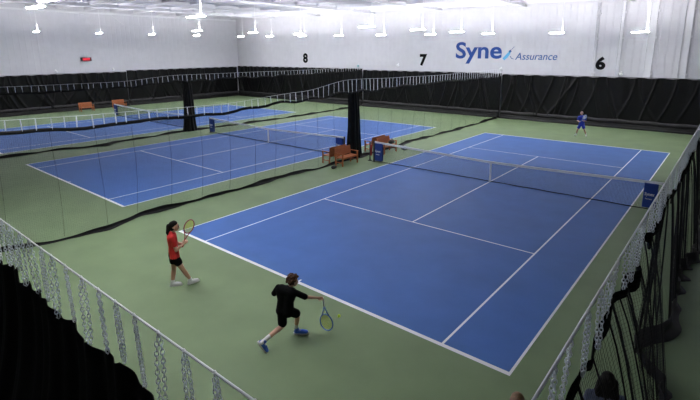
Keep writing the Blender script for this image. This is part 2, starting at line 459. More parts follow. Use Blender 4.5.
# right divider, close to the camera
def right_divider():
    rnd = random.Random(5)
    y0, y1, xc, zc = -17.7, 19.4, 7.2, 3.5
    t = thing('divider_net', 'dark pleated divider net on chains along the right edge of the nearest court', 'divider net', (xc, 0, 0), 0, 'hanging divider nets between the courts')
    top = lambda y: 2.92+.10*math.sin(y*2.6)+.05*math.sin(y*5.3+1)
    foot = [(-17.7, 7.85), (-13.3, 7.95), (-12, 7.72), (-10.9, 7.68), (-9.6, 7.05), (-8.4, 7.5), (-5, 7.35), (-4.2, 7.62), (0, 7.45), (6, 7.6), (12, 7.4), (19.4, 7.5)]
    fx = lambda y: interp(foot, y)
    def P(s, v):
        y = y0+(y1-y0)*s
        xb = fx(y); a = .11*(.55+.45*math.sin(y*.9))
        pl = a*math.sin(y*7.5+1.2*math.sin(y*1.3))
        yy = y+.05*math.sin(y*7.5+1.6)
        x = xc+(xb-xc)*(1-v)**.8+pl*(1.1-.5*v)
        return (x-xc, yy, .05+(top(y)-.05)*v)
    L = 1-0
    ns = int((y1-y0)/.05)
    b = cords([[P(i/ns, v) for v in (0, .25, .5, .75, 1)] for i in range(ns+1) if i/ns < .55 or i % 2 == 0], .0017)
    c = cords([[P(i/420, v) for i in range(421)] for v in np.linspace(.02, .99, 60)], .0015)
    b.add(c.v, c.f); b.build('netting', M['cord'], t)
    i = 0; y = y0+.4
    while y < y1-.2:
        b = MB(); lean = rnd.uniform(-.12, .12); s0 = (y-y0)/(y1-y0)
        b.tube([P(min(1, max(0, s0+lean*.012*(1-v))), v) for v in np.linspace(0, 1, 10)], rnd.choice((.010, .014, .022)), 5)
        b.build('seam_tape', M['cord'], t); y += rnd.uniform(.25, .62)
    n = 260
    b = MB(); b.grid(lambda u, v: (P(u, 1)[0]+.01*math.sin(u*500), P(u, 1)[1], top(y0+(y1-y0)*u)-(.20+.10*math.sin(u*150))*(1-v)+.03), n, 2)
    b.build('top_band', M['blacknear'], t, thick=.012)
    def skirt(u, v):
        q = P(u, 0); y = q[1]
        a = [(.0, .30), (.015, .12), (.05, .015), (.16+.05*math.sin(y*2), .012)][int(round(v*3))]
        return (q[0]*1.0+a[0], y, a[1])
    b = MB(); b.grid(skirt, n, 3); b.build('floor_skirt', M['black'], t, thick=.012)
    cab = lambda y: zc-.06*math.sin(PI*(y-y0)/(y1-y0))
    b = MB(); b.tube([(0, y, cab(y)) for y in np.arange(y0-.2, y1+.3, .5)], .013, 8); b.build('cable', M['cable'], t)
    vs = [chain_mesh('chain_link_strand', l, .060, .0052, True, .042) for l in (.44, .50, .56, .62)]
    sp = []; k = 0; N = 80
    for i in range(N):
        y = y0+.2+(y1-y0-.4)*i/(N-1)+rnd.uniform(-.06, .06)
        sp.append((rnd.uniform(-.01, .01), y, cab(y)-.02, min(3, max(0, int((cab(y)-top(y)-.44)/.06+.5)))))
    chains_on(t, sp, vs)
    return t
right_divider()

# near black curtain hung on a cable by long chains
def near_curtain():
    rnd = random.Random(9)
    x0, x1, yc, zc = -7.9, 6.3, -17.62, 3.40
    t = thing('barrier_curtain', 'plain black curtain hanging on long chains from a cable in the front left corner', 'curtain', (0, yc, 0))
    cx = [x0+.2+(x1-x0-.4)*i/34+rnd.uniform(-.05, .05) for i in range(35)]
    cz = [2.68+rnd.uniform(-.07, .07) for _ in cx]
    def top(x):
        if x <= cx[0]: return cz[0]
        for a, b, za, zb in zip(cx, cx[1:], cz, cz[1:]):
            if x <= b:
                k = (x-a)/(b-a); return za+(zb-za)*k-.10*4*k*(1-k)*(.6+.4*math.sin(a*3))
        return cz[-1]
    def fn(u, v):
        x = x0+(x1-x0)*u
        return (x, .05*math.sin(x*6.5+math.sin(x*1.9))*(1.2-.6*v)+.02*math.sin(x*17)-.55*(1-v)**2, .015+(top(x)-.015)*v)
    b = MB(); b.grid(fn, 360, 12); b.build('fabric', M['blacknear'], t, thick=.012)
    b = MB(); b.grid(lambda u, v: (x0+(x1-x0)*u, -.50-.95*v+.06*math.sin(u*60)*v, .02+.04*(1+math.sin(u*90+v*5))*v*(1-v)), 200, 8)
    b.build('floor_skirt', M['blacknear'], t, thick=.012)
    cab = lambda x: zc-.03*math.sin(PI*(x-x0)/(x1-x0))
    b = MB(); b.tube([(x, 0, cab(x)) for x in np.arange(x0-.2, x1+.25, .5)], .011, 8); b.build('cable', M['cable'], t)
    vs = [chain_mesh('chain_link_strand', l, .062, .0050, True, .052) for l in (.60, .64, .68, .72, .76)]
    sp = []
    for x, z in zip(cx, cz):
        k = min(4, max(0, int((cab(x)-z-.60)/.04+.5))); sp.append((x, 0, cab(x)-.03, k))
    for x, z in zip(cx, cz):
        b = MB(); b.tube([(x+.014*math.cos(q), .014*math.sin(q), cab(x)) for q in np.linspace(0, 2*PI, 9)], .004, 5)
        b.tube([(x, 0, cab(x)+.016), (x, 0, cab(x)-.03)], .011, 6); b.build('clip', M['cable'], t)
    chains_on(t, sp, vs)
near_curtain()
p = MB(); p.tube([(0,0,0), (0,0,3.88)], .021, 14); p.sphere((0,0,3.88), .021, 14, 8)
po = thing('support_post', 'slim pale steel post with rounded cap at the bottom edge, between curtain and right divider', 'post', (6.52, -17.8, 0))
p.build('pole', M['cable'], po)
p = MB(); p.tube([(0,0,0), (0,0,.012)], .10, 16); p.build('base_plate', M['cable'], po)

# ------------------------------------------------------------------ tennis nets, banners
def tennis_net(cx, label):
    t = thing('tennis_net', label, 'tennis net', (cx, 0, 0), 0, 'tennis nets across the courts')
    H = lambda x: .914+(1.07-.914)*(abs(x)/6.4)**1.25
    for s in (-1, 1):
        b = MB(); b.tube([(s*6.4, 0, 0), (s*6.4, 0, 1.07)], .045, 14); b.tube([(s*6.4, 0, 1.07), (s*6.4, 0, 1.10)], [.045, .03], 14)
        b.box((s*6.4-.11, -.11, 0), (s*6.4+.11, .11, .012)); b.build('post', M['post'], t)
    vs = [[(x, .012*math.sin(x*2), .03), (x, .02, .5), (x, 0, H(x)-.02)] for x in np.arange(-6.33, 6.34, .045)]
    hs = [[(x, .015, .03+(H(x)-.05)*k/23) for x in np.linspace(-6.33, 6.33, 25)] for k in range(24)]
    b = cords(vs, .0026); c = cords(hs, .0026); b.add(c.v, c.f); b.build('netting', M['cord'], t)
    b = MB(); xs = np.linspace(-6.36, 6.36, 40)
    for yy in (-.022, .022):
        b.add([(x, yy*(.6 if k else 1), H(x)-.075*k) for x in xs for k in (0, 1)], [(2*i, 2*i+2, 2*i+3, 2*i+1) for i in range(39)])
    b.tube([(x, 0, H(x)) for x in xs], .024, 8); b.build('headband', M['white'], t)
    b = MB(); b.box((-.03, -.03, .0), (.03, .03, .925)); b.build('center_strap', M['white'], t, smooth=False)
    b = MB(); b.grid(lambda u, v: (-6.33+12.66*u, .02+.02*math.sin(u*60)+.01*(1-v), .008+.028*v), 60, 1); b.build('bottom_tape', M['cord'], t, thick=.01)
    return t
tennis_net(CX[6], 'black tennis net with white headband across the nearest court')
tennis_net(CX[7], 'black tennis net with white headband across the middle court')
tennis_net(CX[8], 'black tennis net with white headband across the far left court')
def banner(x0, x1, z0, z1, label, wide):
    t = thing('net_banner', label, 'banner', ((x0+x1)/2, 0, z0), 0, 'blue banners hung on the net ends')
    w = x1-x0; h = z1-z0; b = MB()
    b.box((-w/2, -.065, 0), (w/2, -.045, h)); b.box((-w/2, .05, 0), (w/2, .07, h)); b.box((-w/2, -.065, h), (w/2, .07, h+.012))
    b.build('cloth', M['banner'], t, smooth=False, bevel=.004)
    o = text_mesh('lettering', 'Synex', M['white'], t, w*.72, h*.17, 0, .015, .006); o.location = (-w*.40, -.070, h*.46); o.rotation_euler = (PI/2, 0, 0)
    o = text_mesh('lettering', 'Assurance', M['white'], t, w*.5, h*.06, .2, 0, .006); o.location = (-w*.34, -.070, h*.34); o.rotation_euler = (PI/2, 0, 0)
    return t
banner(-6.31, -5.86, .08, .985, 'blue banner with white lettering on the left end of the nearest net', 1)
banner(5.80, 6.22, .10, .985, 'blue banner with white lettering on the right end of the nearest net', 1)
banner(CX[7]+5.80, CX[7]+6.28, .10, .985, 'blue banner on the right end of the middle net, behind the front bench', 1)
banner(CX[7]-6.34, CX[7]-5.92, .08, .985, 'blue banner on the left end of the middle net', 1)
banner(CX[8]-6.34, CX[8]-5.92, .08, .985, 'blue banner on the left end of the far net beside a bench', 1)

# ------------------------------------------------------------------ benches (seat faces +x)
def make_bench():
    t = thing('garden_bench', '', 'bench')
    L = 1.24; W = M['wood']
    for sx, sy in ((.50, 1), (.50, -1)):
        b = MB(); b.box((sx-.03, sy*(L/2-.03)-.03, 0), (sx+.03, sy*(L/2-.03)+.03, .62)); b.build('leg', W, t, smooth=False, bevel=.005)
    for sy in (1, -1):
        b = MB(); y = sy*(L/2-.03)
        b.add([(.02,y-.03,0),(.08,y-.03,0),(.08,y+.03,0),(.02,y+.03,0),(-.06,y-.03,.88),(-.01,y-.03,.88),(-.01,y+.03,.88),(-.06,y+.03,.88)],
              [(3,2,1,0),(4,5,6,7),(0,1,5,4),(1,2,6,5),(2,3,7,6),(3,0,4,7)]); b.build('leg', W, t, smooth=False, bevel=.005)
    b = MB()
    for i in range(5): b.box((.06+.095*i, -L/2+.02, .415), (.14+.095*i, L/2-.02, .44))
    b.box((.47, -L/2+.06, .35), (.50, L/2-.06, .415)); b.box((.06, -L/2+.06, .35), (.09, L/2-.06, .415))
    b.build('seat', W, t, smooth=False, bevel=.004)
    b = MB()
    def slat(z0, z1, ya, yb_):
        f = lambda z: .07-.09*z/.88
        b.add([(f(z0)-.03,ya,z0),(f(z0),ya,z0),(f(z0),yb_,z0),(f(z0)-.03,yb_,z0),(f(z1)-.03,ya,z1),(f(z1),ya,z1),(f(z1),yb_,z1),(f(z1)-.03,yb_,z1)],
              [(3,2,1,0),(4,5,6,7),(0,1,5,4),(1,2,6,5),(2,3,7,6),(3,0,4,7)])
    slat(.80, .88, -L/2+.03, L/2-.03); slat(.46, .52, -L/2+.03, L/2-.03)
    for i in range(11):
        y = -L/2+.10+(L-.2)*i/10; slat(.52, .80, y-.042, y+.042)
    b.build('backrest', W, t, smooth=False, bevel=.004)
    for sy in (1, -1):
        b = MB(); y = sy*(L/2-.03); b.box((-.02, y-.035, .62), (.55, y+.035, .65)); b.build('armrest', W, t, smooth=False, bevel=.006)
        b = MB(); b.box((.04, y-.015, .16), (.50, y+.015, .20)); b.build('stretcher', W, t, smooth=False)
    return t
bench = make_bench()
bl = [((-7.42, -1.36), 0, 'reddish slatted wooden bench facing the nearest court, in front of the gathered curtain'),
      ((-7.78, -1.36), PI, 'reddish wooden bench facing the middle court, back to back with the front bench'),
      ((-7.42, 2.24), 0, 'reddish wooden bench just behind the left net post, with a black bag on it'),
      ((-7.78, 2.24), PI, 'reddish wooden bench facing the middle court, beyond the gathered curtain'),
      ((-42.25, -.30), 0, 'orange wooden bench against the left wall curtain, the left one of two'),
      ((-42.25, 2.95), 0, 'orange wooden bench against the left wall curtain, behind the far net post')]
for i, ((x, y), rz, lab) in enumerate(bl):
    o = bench if i == 0 else dup(bench, (x, y, 0), lab, rz)
    o.location = (x, y, 0); o.rotation_euler = (0, 0, rz); o['label'] = lab; o['group'] = 'wooden benches beside the nets'

def lumpy(name, L, r, seed, m, parent, sc=(1, 1, 1)):
    rnd = random.Random(seed); b = MB()
    for i in range(9):
        k = i/8-.5
        b.sphere((rnd.uniform(-.02, .02), k*L, r*sc[2]), r*(1-.5*abs(k*2)**3)*rnd.uniform(.9, 1.08), 14, 10, sc=sc)
    return fuse(b, name, m, parent, .014, 4)
t = thing('sports_bag', 'black sports bag lying on the far end of the bench by the net post', 'bag', (-7.12, 2.62, .44))
lumpy('body', .36, .13, 2, M['bagblack'], t)
b = MB(); b.tube([(.03, -.10, .22), (.04, -.06, .33), (.04, .06, .33), (.03, .10, .22)], .012, 6); b.build('handle', M['bagblack'], t)
t = thing('racket_bag', 'grey and black racket bag lying on the floor beyond the nearest left net post', 'bag', (-6.75, 3.42, 0), .5)
lumpy('body', .62, .15, 3, M['baggrey'], t, (1.1, 1, .8))
b = MB(); b.tube([(-.05, -.15, .2), (-.06, -.07, .29), (-.06, .07, .29), (-.05, .15, .2)], .012, 6); b.build('handle', M['bagblack'], t)
b = MB(); b.box((.12, -.2, .05), (.16, .2, .16)); b.build('pocket', M['bagblack'], t, smooth=False, bevel=.015)
t = thing('score_post', 'thin dark post with a red tube standing left of the nearest net banner', 'post', (-6.72, .06, 0))
b = MB(); b.tube([(0,0,0), (0,0,1.02)], .03, 10); b.build('pole', M['post'], t)
b = MB(); b.tube([(0,0,0), (0,0,.02)], .13, 16); b.build('base_plate', M['post'], t)
b = MB(); b.tube([(.085, -.02, .28), (.085, -.02, .86)], .045, 12); b.build('tube', M['redplastic'], t)
t = thing('fabric_bundle', 'small black cloth bundle on the floor in front of the front bench', 'cloth', (-6.98, -2.55, 0))
lumpy('cloth', .26, .09, 6, M['bagblack'], t)

# ------------------------------------------------------------------ wall lettering, sign, brackets
yw = YB-.018
t = thing('wall_lettering', 'large blue sponsor lettering with a small emblem on the back wall between 7 and 6', 'sign', (-12.25, yw, 4.55))
o = text_mesh('lettering', 'Syne', M['logo'], t, 4.30, 1.90, 0, .022, .02); o.rotation_euler = (PI/2, 0, 0); o.location = (0, 0, 0)
o = text_mesh('lettering', 'Assurance', M['logo2'], t, 3.36, .58, .22, .004, .02); o.rotation_euler = (PI/2, 0, 0); o.location = (5.46, 0, .36)
def stroke(name, pts, wd, m):
    b = MB(); n = len(pts)
    for i, (x, z) in enumerate(pts):
        j0, j1 = max(0, i-1), min(n-1, i+1); dx, dz = pts[j1][0]-pts[j0][0], pts[j1][1]-pts[j0][1]; l = math.hypot(dx, dz)
        w_ = wd[i]/2
        b.v += [(x-dz/l*w_, 0, z+dx/l*w_), (x+dz/l*w_, 0, z-dx/l*w_)]
    b.f = [(2*i, 2*i+1, 2*i+3, 2*i+2) for i in range(n-1)]; b.mi = [0]*len(b.f)
    return b.build(name, m, t, smooth=False, thick=.02)
stroke('emblem', [(4.46, .40), (4.68, .60), (4.88, .84), (5.02, 1.06)], [.22, .28, .24, .12], M['cyan'])
stroke('emblem', [(4.92, 1.00), (5.08, 1.12)], [.18, .18], M['logo'])
stroke('emblem', [(5.10, 1.18), (5.22, 1.32), (5.34, 1.44)], [.03, .03, .02], M['logo2'])
stroke('emblem', [(5.02, .66), (5.16, .48), (5.36, .42)], [.05, .05, .03], M['logo2'])
for d_, x, z, w, h in (('6', -.62, 4.21, .68, .98), ('7', -16.02, 4.28, .80, 1.12), ('8', -31.88, 4.40, .78, 1.12)):
    o = text_mesh('court_number', d_, M['number'], None, w, h, 0, .05, .02)
    o.rotation_euler = (PI/2, 0, 0); o.location = (x, yw, z)
    tag(o, 'large black number %s painted on the back wall' % d_, 'number', 'court numbers on the back wall')
t = thing('exit_sign', 'small red lit sign on the left wall above the curtain', 'sign', (XL+.08, 1.05, 4.90))
b = MB(); b.box((-.04, -.52, 0), (.04, .52, .36)); b.build('housing', M['dark'], t, smooth=False, bevel=.01)
b = MB(); b.box((.041, -.33, .05), (.055, .36, .31)); b.build('panel', M['exitred'], t, smooth=False)
b = MB(); b.tube([(0, -.05, .36), (0, -.05, .62)], .03, 8); b.build('bracket', M['white'], t)
br = [((-23.56, yw-.08, 4.18), 'teal', 'small teal device on the back wall above the curtain, left of the number 7'),
      ((-18.46, yw-.08, 4.30), 'white', 'small white device on the back wall, just left of the number 7'),
      ((-7.91, yw-.08, 4.12), 'white', 'small white device under the sponsor lettering, above the curtain'),
      ((1.17, yw-.08, 3.93), 'white', 'small white device on the back wall right of the number 6'),
      ((XL+.13, -1.88, 3.95), 'white', 'small white device on the left wall, left of the red sign'),
      ((XL+.13, 3.63, 3.97), 'white', 'small white device on the left wall, right of the red sign')]
for (loc, m, lab) in br:
    t = thing('wall_camera', lab, 'camera', loc, PI/2 if loc[0] < -40 else 0, 'small devices on the walls')
    b = MB(); b.sphere((0, 0, 0), .13, 14, 10); b.build('dome', M[m], t)
    b = MB(); b.box((-.05, .0, -.03), (.05, .115, .20)); b.build('bracket', M['white'], t, smooth=False)

# ------------------------------------------------------------------ people
def V3(*a): return Vector(a)
def hand(b, wrist, hd, nrm, s=1., curl=1., r=.0085):
    """palm, four unequal curled fingers, thumb from the side of the palm; hd = hand direction, nrm = palm side"""
    hd = hd.normalized(); nrm = (nrm-hd*nrm.dot(hd)).normalized(); sd = hd.cross(nrm)
    for k in (-1, -.33, .33, 1):
        b.cone(wrist+sd*k*.012*s, wrist+hd*.082*s+sd*k*.030*s, .016*s, .0125*s, 8)
    for k, L in ((-1, .062), (-.33, .076), (.33, .082), (1, .070)):
        p0 = wrist+hd*.084*s+sd*k*.031*s
        a1 = .9*curl; a2 = 2.0*curl; a3 = 2.9*curl
        p1 = p0+(hd*math.cos(a1)+nrm*math.sin(a1))*L*.48*s
        p2 = p1+(hd*math.cos(a2)+nrm*math.sin(a2))*L*.32*s
        p3 = p2+(hd*math.cos(a3)+nrm*math.sin(a3))*L*.24*s
        b.cone(p0, p1, r*1.08*s, r*s, 8); b.cone(p1, p2, r*s, r*.95*s, 8); b.cone(p2, p3, r*.95*s, r*.8*s, 8)
    t0 = wrist+hd*.025*s+sd*.026*s
    t1 = t0+(sd*.55+nrm*.5+hd*.55).normalized()*.042*s
    t2 = t1+(hd*.6+nrm*.75-sd*.1).normalized()*.030*s
    b.cone(t0, t1, .013*s, .0105*s, 8); b.cone(t1, t2, .0105*s, .009*s, 8)
def frame(h, up, f):
    up = up.normalized(); f = (f-up*f.dot(up)).normalized(); return up, f, f.cross(up)   # up, face, right
def head(b, h, up, f, s):
    up, f, rt = frame(h, up, f)
    b.cone(h+up*.02*s-f*.022*s, h+up*.022*s+f*.012*s, .088*s, .082*s, 16)
    for k in (-1, 1):
        b.cone(h+rt*k*.022*s+f*.030*s, h+rt*k*.018*s+f*.048*s-up*.078*s, .062*s, .034*s, 12)
        b.sphere(h+rt*k*.084*s-up*.02*s-f*.01*s, .022*s, 8, 6)
        b.sphere(h+rt*k*.034*s+f*.072*s-up*.035*s, .026*s, 8, 6)
    b.cone(h+f*.092*s+up*.005*s, h+f*.112*s-up*.034*s, .011*s, .015*s, 8)
    b.sphere(h+f*.070*s-up*.088*s, .024*s, 8, 6)
    b.cone(h+f*.083*s-up*.064*s+rt*.014*s, h+f*.083*s-up*.064*s-rt*.014*s, .010*s, .010*s, 6)
def shoe_meshes(s, upper, sole, accent):
    b = MB()
    b.cone((0, .045, .055), (0, .16, .050), .042, .044, 12); b.cone((0, .16, .050), (0, .235, .042), .044, .034, 12)
    b.cone((0, .045, .06), (0, .06, .105), .040, .042, 12)
    for k in (-1, 1): b.cone((k*.012, .15, .045), (k*.014, .23, .04), .036, .030, 10)
    b.v = [(x*s, y*s, z*s) for x, y, z in b.v]
    up = fuse(b, 'shoe', upper, None, .006, 3)
    b = MB(); pts = []
    for i in range(24):
        q = 2*PI*i/24; x = math.cos(q); y = math.sin(q)
        wy = .135+.145*y; wx = .046*(1+.12*math.sin(y*2.2))*(abs(x)**.8)*(1 if x >= 0 else -1)
        pts.append((wx*s, wy*s))
    n = 24
    b.add([(x, y, 0) for x, y in pts]+[(x*1.05, y, .03*s) for x, y in pts], [tuple(range(n-1, -1, -1)), tuple(range(n, 2*n))]+[(i, (i+1) % n, n+(i+1) % n, n+i) for i in range(n)])
    so = b.build('sole', sole, up, smooth=False)
    b = MB()
    for i in range(4): b.tube([(-.03*s, (.10+.028*i)*s, (.088-.006*i)*s), (0, (.105+.028*i)*s, (.101-.007*i)*s), (.03*s, (.10+.028*i)*s, (.088-.006*i)*s)], .005*s, 5)
    b.build('laces', accent, up)
    return up
def put_shoe(par, ankle, toe_dir, pitch, s, upper, sole, accent, loc):
    o = shoe_meshes(s, upper, sole, accent); o.parent = par
    y = Vector((toe_dir[0], toe_dir[1], 0)).normalized(); z0 = Vector((0, 0, 1))
    yy = y*math.cos(pitch)+z0*math.sin(pitch); zz = z0*math.cos(pitch)-y*math.sin(pitch); xx = yy.cross(zz)
    m = Matrix((xx, yy, zz)).transposed().to_4x4(); m.translation = Vector(loc); o.matrix_local = m
    return o
def limb(b, A, B_, ra, rm, rb, k=.35):
    A = Vector(A); B_ = Vector(B_); m = A.lerp(B_, k); b.cone(A, m, ra, rm); b.cone(m, B_, rm, rb)
def person(label, base, J, face, headup, cols, opt):
    """J: world joint positions; every limb is a tapered segment, fused into one continuous body"""
    t = thing('person', label, 'person', base)
    base = Vector(base); J = {k: Vector(v)-base for k, v in J.items()}
    s = opt.get('s', 1.); sk = cols['skin']; face = Vector(face)
    b = MB()
    head(b, J['head'], headup, face, s)
    b.cone(J['neck'], J['head']-headup.normalized()*.05*s, .055*s, .050*s)
    ch, pe = J['chest'], J['pelvis']; wa = ch.lerp(pe, .55)
    shL, shR, hL, hR = J['shL'], J['shR'], J['hipL'], J['hipR']
    tw = s*opt.get('tw', 1.)
    def torso(q, g):
        cl = ch.lerp(shL, .62); cr = ch.lerp(shR, .62); pl = pe.lerp(hL, .9); pr = pe.lerp(hR, .9)
        wl = wa+(cl-ch)*.55; wr = wa+(cr-ch)*.55
        q.cone(cl, cr, .095*tw+g, .095*tw+g); q.cone(cl, wl, .095*tw+g, .088*tw+g); q.cone(cr, wr, .095*tw+g, .088*tw+g)
        q.cone(wl, pl, .088*tw+g, .098*tw+g); q.cone(wr, pr, .088*tw+g, .098*tw+g)
        q.cone(J['neck'], cl, .055*s+g, .075*s+g); q.cone(J['neck'], cr, .055*s+g, .075*s+g)
        q.cone(cl, shL, .075*s+g, .052*s+g); q.cone(cr, shR, .075*s+g, .052*s+g)
    torso(b, 0)
    for S in 'LR':
        sh, el, ha = J['sh'+S], J['el'+S], J['wr'+S]
        limb(b, sh, el, .050*s, .046*s, .037*s); limb(b, el, ha, .038*s, .036*s, .026*s, .3)
        hp, kn, an = J['hip'+S], J['kn'+S], J['an'+S]
        limb(b, hp, kn, .088*s, .078*s, .054*s, .4); limb(b, kn, an, .053*s, .056*s, .036*s, .35)
        hd, nr, cu = opt['hand'+S]; hand(b, ha, Vector(hd), Vector(nr), s*.95, cu)
        b.cone(ha, ha+Vector(hd).normalized()*.03, .026*s, .024*s, 8)
        f = opt['foot'+S]; fd = Vector((f[0][0], f[0][1], 0)).normalized()
        q_ = Vector(f[2])-base+(fd*math.cos(f[1])+UP*math.sin(f[1]))*.055*s+(UP*math.cos(f[1])-fd*math.sin(f[1]))*.065*s
        b.cone(an, q_, .036*s, .032*s, 8)
    fuse(b, 'body', sk, t, opt.get('vox', .0065), 3)
    # shirt
    b = MB(); torso(b, .014)
    k = opt.get('sleeve', .75)
    for S in 'LR':
        e = J['sh'+S].lerp(J['el'+S], k); b.cone(J['sh'+S], e, .066*s, .064*s)
    hem = opt.get('hem', .0)
    if hem:
        for S in 'LR': b.cone(pe.lerp(J['hip'+S], .8), pe.lerp(J['hip'+S], .9)-V3(0, 0, hem), .115*tw, .12*tw)
    fuse(b, 'shirt', cols['shirt'], t, .009, 2)
    # shorts or trousers
    b = MB()
    ks = opt.get('short', .5)
    pl = pe.lerp(hL, .9); pr = pe.lerp(hR, .9)
    b.cone(pl, pr, .110*tw, .110*tw); b.cone(pl, wa.lerp(pl, .55), .112*tw, .104*tw); b.cone(pr, wa.lerp(pr, .55), .112*tw, .104*tw)
    for S in 'LR':
        e = J['hip'+S].lerp(J['kn'+S], min(1, ks)); b.cone(J['hip'+S], e, .106*s, .098*s if ks < .99 else .066*s)
        if ks > .99: b.cone(J['kn'+S], J['an'+S], .066*s, .052*s)
    fuse(b, 'shorts' if ks < .99 else 'trousers', cols['shorts'], t, .009, 2)
    for S in 'LR':
        f = opt['foot'+S]
        put_shoe(t, None, f[0], f[1], s*opt.get('shoe', 1.), cols['shoe'], cols['sole'], cols['lace'], Vector(f[2])-base)
        if ks < .99:
            b = MB(); a = J['an'+S]; q = a.lerp(J['kn'+S], opt.get('sock', .22)); b.cone(a-(q-a)*.3, q, .043*s, .046*s)
            fuse(b, 'sock', cols['sock'], t, .007, 2)
    if 'xf' in opt:
        t.scale = (opt['xf'][0],)*3; t.location = base+Vector(opt['xf'][1])
    # face details
    up, f, rt = frame(None, headup, face); h = J['head']
    for k in (-1, 1):
        b = MB(); b.sphere(h+rt*k*.034*s+f*.090*s-up*.006*s, .012*s, 10, 8); b.build('eye', M['eye'], t)
        b = MB(); b.tube([h+rt*k*.018*s+f*.098*s+up*.020*s, h+rt*k*.036*s+f*.094*s+up*.025*s, h+rt*k*.054*s+f*.082*s+up*.018*s], .005*s, 6); b.build('eyebrow', cols['hair'], t)
    b = MB(); b.tube([h-rt*.024*s+f*.088*s-up*.062*s, h+f*.096*s-up*.063*s, h+rt*.024*s+f*.088*s-up*.062*s], .006*s, 6); b.build('mouth', M['lip'], t)
    # hair
    kind = opt['hair']; b = MB(); rnd = random.Random(4)
    if kind == 'curly':
        for i in range(230):
            a = rnd.uniform(-1, 1); q = rnd.uniform(0, 2*PI); rr = math.sqrt(1-a*a)
            dv = (rt*rr*math.cos(q)+f*rr*math.sin(q)+up*a)
            if dv.dot(up) < -.55 or (dv.dot(f) > .40 and dv.dot(up) < .50): continue
            b.sphere(h+up*.028*s-f*.014*s+dv*rnd.uniform(.096, .130)*s, rnd.uniform(.018, .029)*s, 7, 5)
        b.sphere(h+up*.04*s-f*.025*s, .098*s, 14, 10)
        fuse(b, 'hair', cols['hair'], t, .008, 1)
    elif kind != 'bald':
        b.cone(h+up*.038*s-f*.034*s, h+up*.058*s-f*.006*s, .092*s, .084*s, 14)
        b.cone(h+up*.02*s-f*.045*s, h-up*.05*s-f*.042*s, .085*s, .066*s, 12)
        if kind == 'ponytail':
            p0 = h-f*.125*s+up*.02*s
            b.cone(h-f*.09*s+up*.02*s, p0, .05*s, .045*s, 10); b.cone(p0, p0-f*.015*s-up*.16*s, .050*s, .046*s, 10); b.cone(p0-f*.015*s-up*.16*s, p0+f*.01*s-up*.30*s, .046*s, .014*s, 10)
        if kind == 'long':
            for k in (-1, -.5, 0, .5, 1):
                b.cone(h+rt*k*.07*s-f*.03*s+up*.02*s, h+rt*k*.115*s-f*.075*s-up*.30*s, .05*s, .05*s, 10)
            for k in (-1, 1): b.cone(h+rt*k*.08*s+up*.02*s, h+rt*k*.11*s-up*.2*s, .035*s, .04*s, 10)
        fuse(b, 'hair', cols['hair'], t, .008, 2)
    else:
        for k in (-1, 1): b.cone(h+rt*k*.076*s-up*.005*s-f*.02*s, h+rt*k*.04*s-f*.085*s-up*.02*s, .022*s, .026*s, 8)
        b.cone(h+rt*.04*s-f*.085*s-up*.02*s, h-rt*.04*s-f*.085*s-up*.02*s, .026*s, .026*s, 8)
        fuse(b, 'hair', cols['hair'], t, .008, 2)
    return t

def racket(label, butt, tip, side, fm, sm, gm, hw=.125):
    """butt = end of the grip, tip = top of the head, side = direction across the string bed"""
    butt = Vector(butt); tip = Vector(tip); L = (tip-butt).length; ax = (tip-butt)/L
    sd = Vector(side); sd = (sd-ax*sd.dot(ax)).normalized(); nn = ax.cross(sd)
    t = thing('tennis_racket', label, 'racket', butt)
    m = Matrix((sd, nn, ax)).transposed().to_4x4(); m.translation = butt; t.matrix_world = m
    k = L/.685; hc = L-.168*k; hl = .168*k
    b = MB(); b.tube([(hw*k*math.cos(q), 0, hc+hl*math.sin(q)) for q in np.linspace(0, 2*PI, 40, endpoint=False)], .012*k, 8, closed=True); b.build('hoop', fm, t)
    b = MB()
    for s in (-1, 1): b.tube([(s*.010, 0, .19*k), (s*.022*k, 0, .26*k), (s*.075*k, 0, hc-hl*.80)], .011*k, 8)
    b.build('throat', fm, t)
    b = MB(); b.tube([(0,0,0), (0,0,.006), (0,0,.015), (0,0,.20*k)], [.016, .018, .0155, .0145], 8); b.build('grip', gm, t)
    P = []
    for i in range(16):
        x = -hw*k*.93+2*hw*k*.93*i/15; zz = hl*math.sqrt(max(0, 1-(x/(hw*k))**2)); P.append([(x, .0015*(-1)**i, hc-zz), (x, -.0015*(-1)**i, hc+zz)])
    for i in range(18):
        z = -hl*.93+2*hl*.93*i/17; xx = hw*k*math.sqrt(max(0, 1-(z/hl)**2)); P.append([(-xx, .001, hc+z), (xx, -.001, hc+z)])
    cords(P, .0030, 4).build('strings', sm, t)
    return t

UP = V3(0, 0, 1)
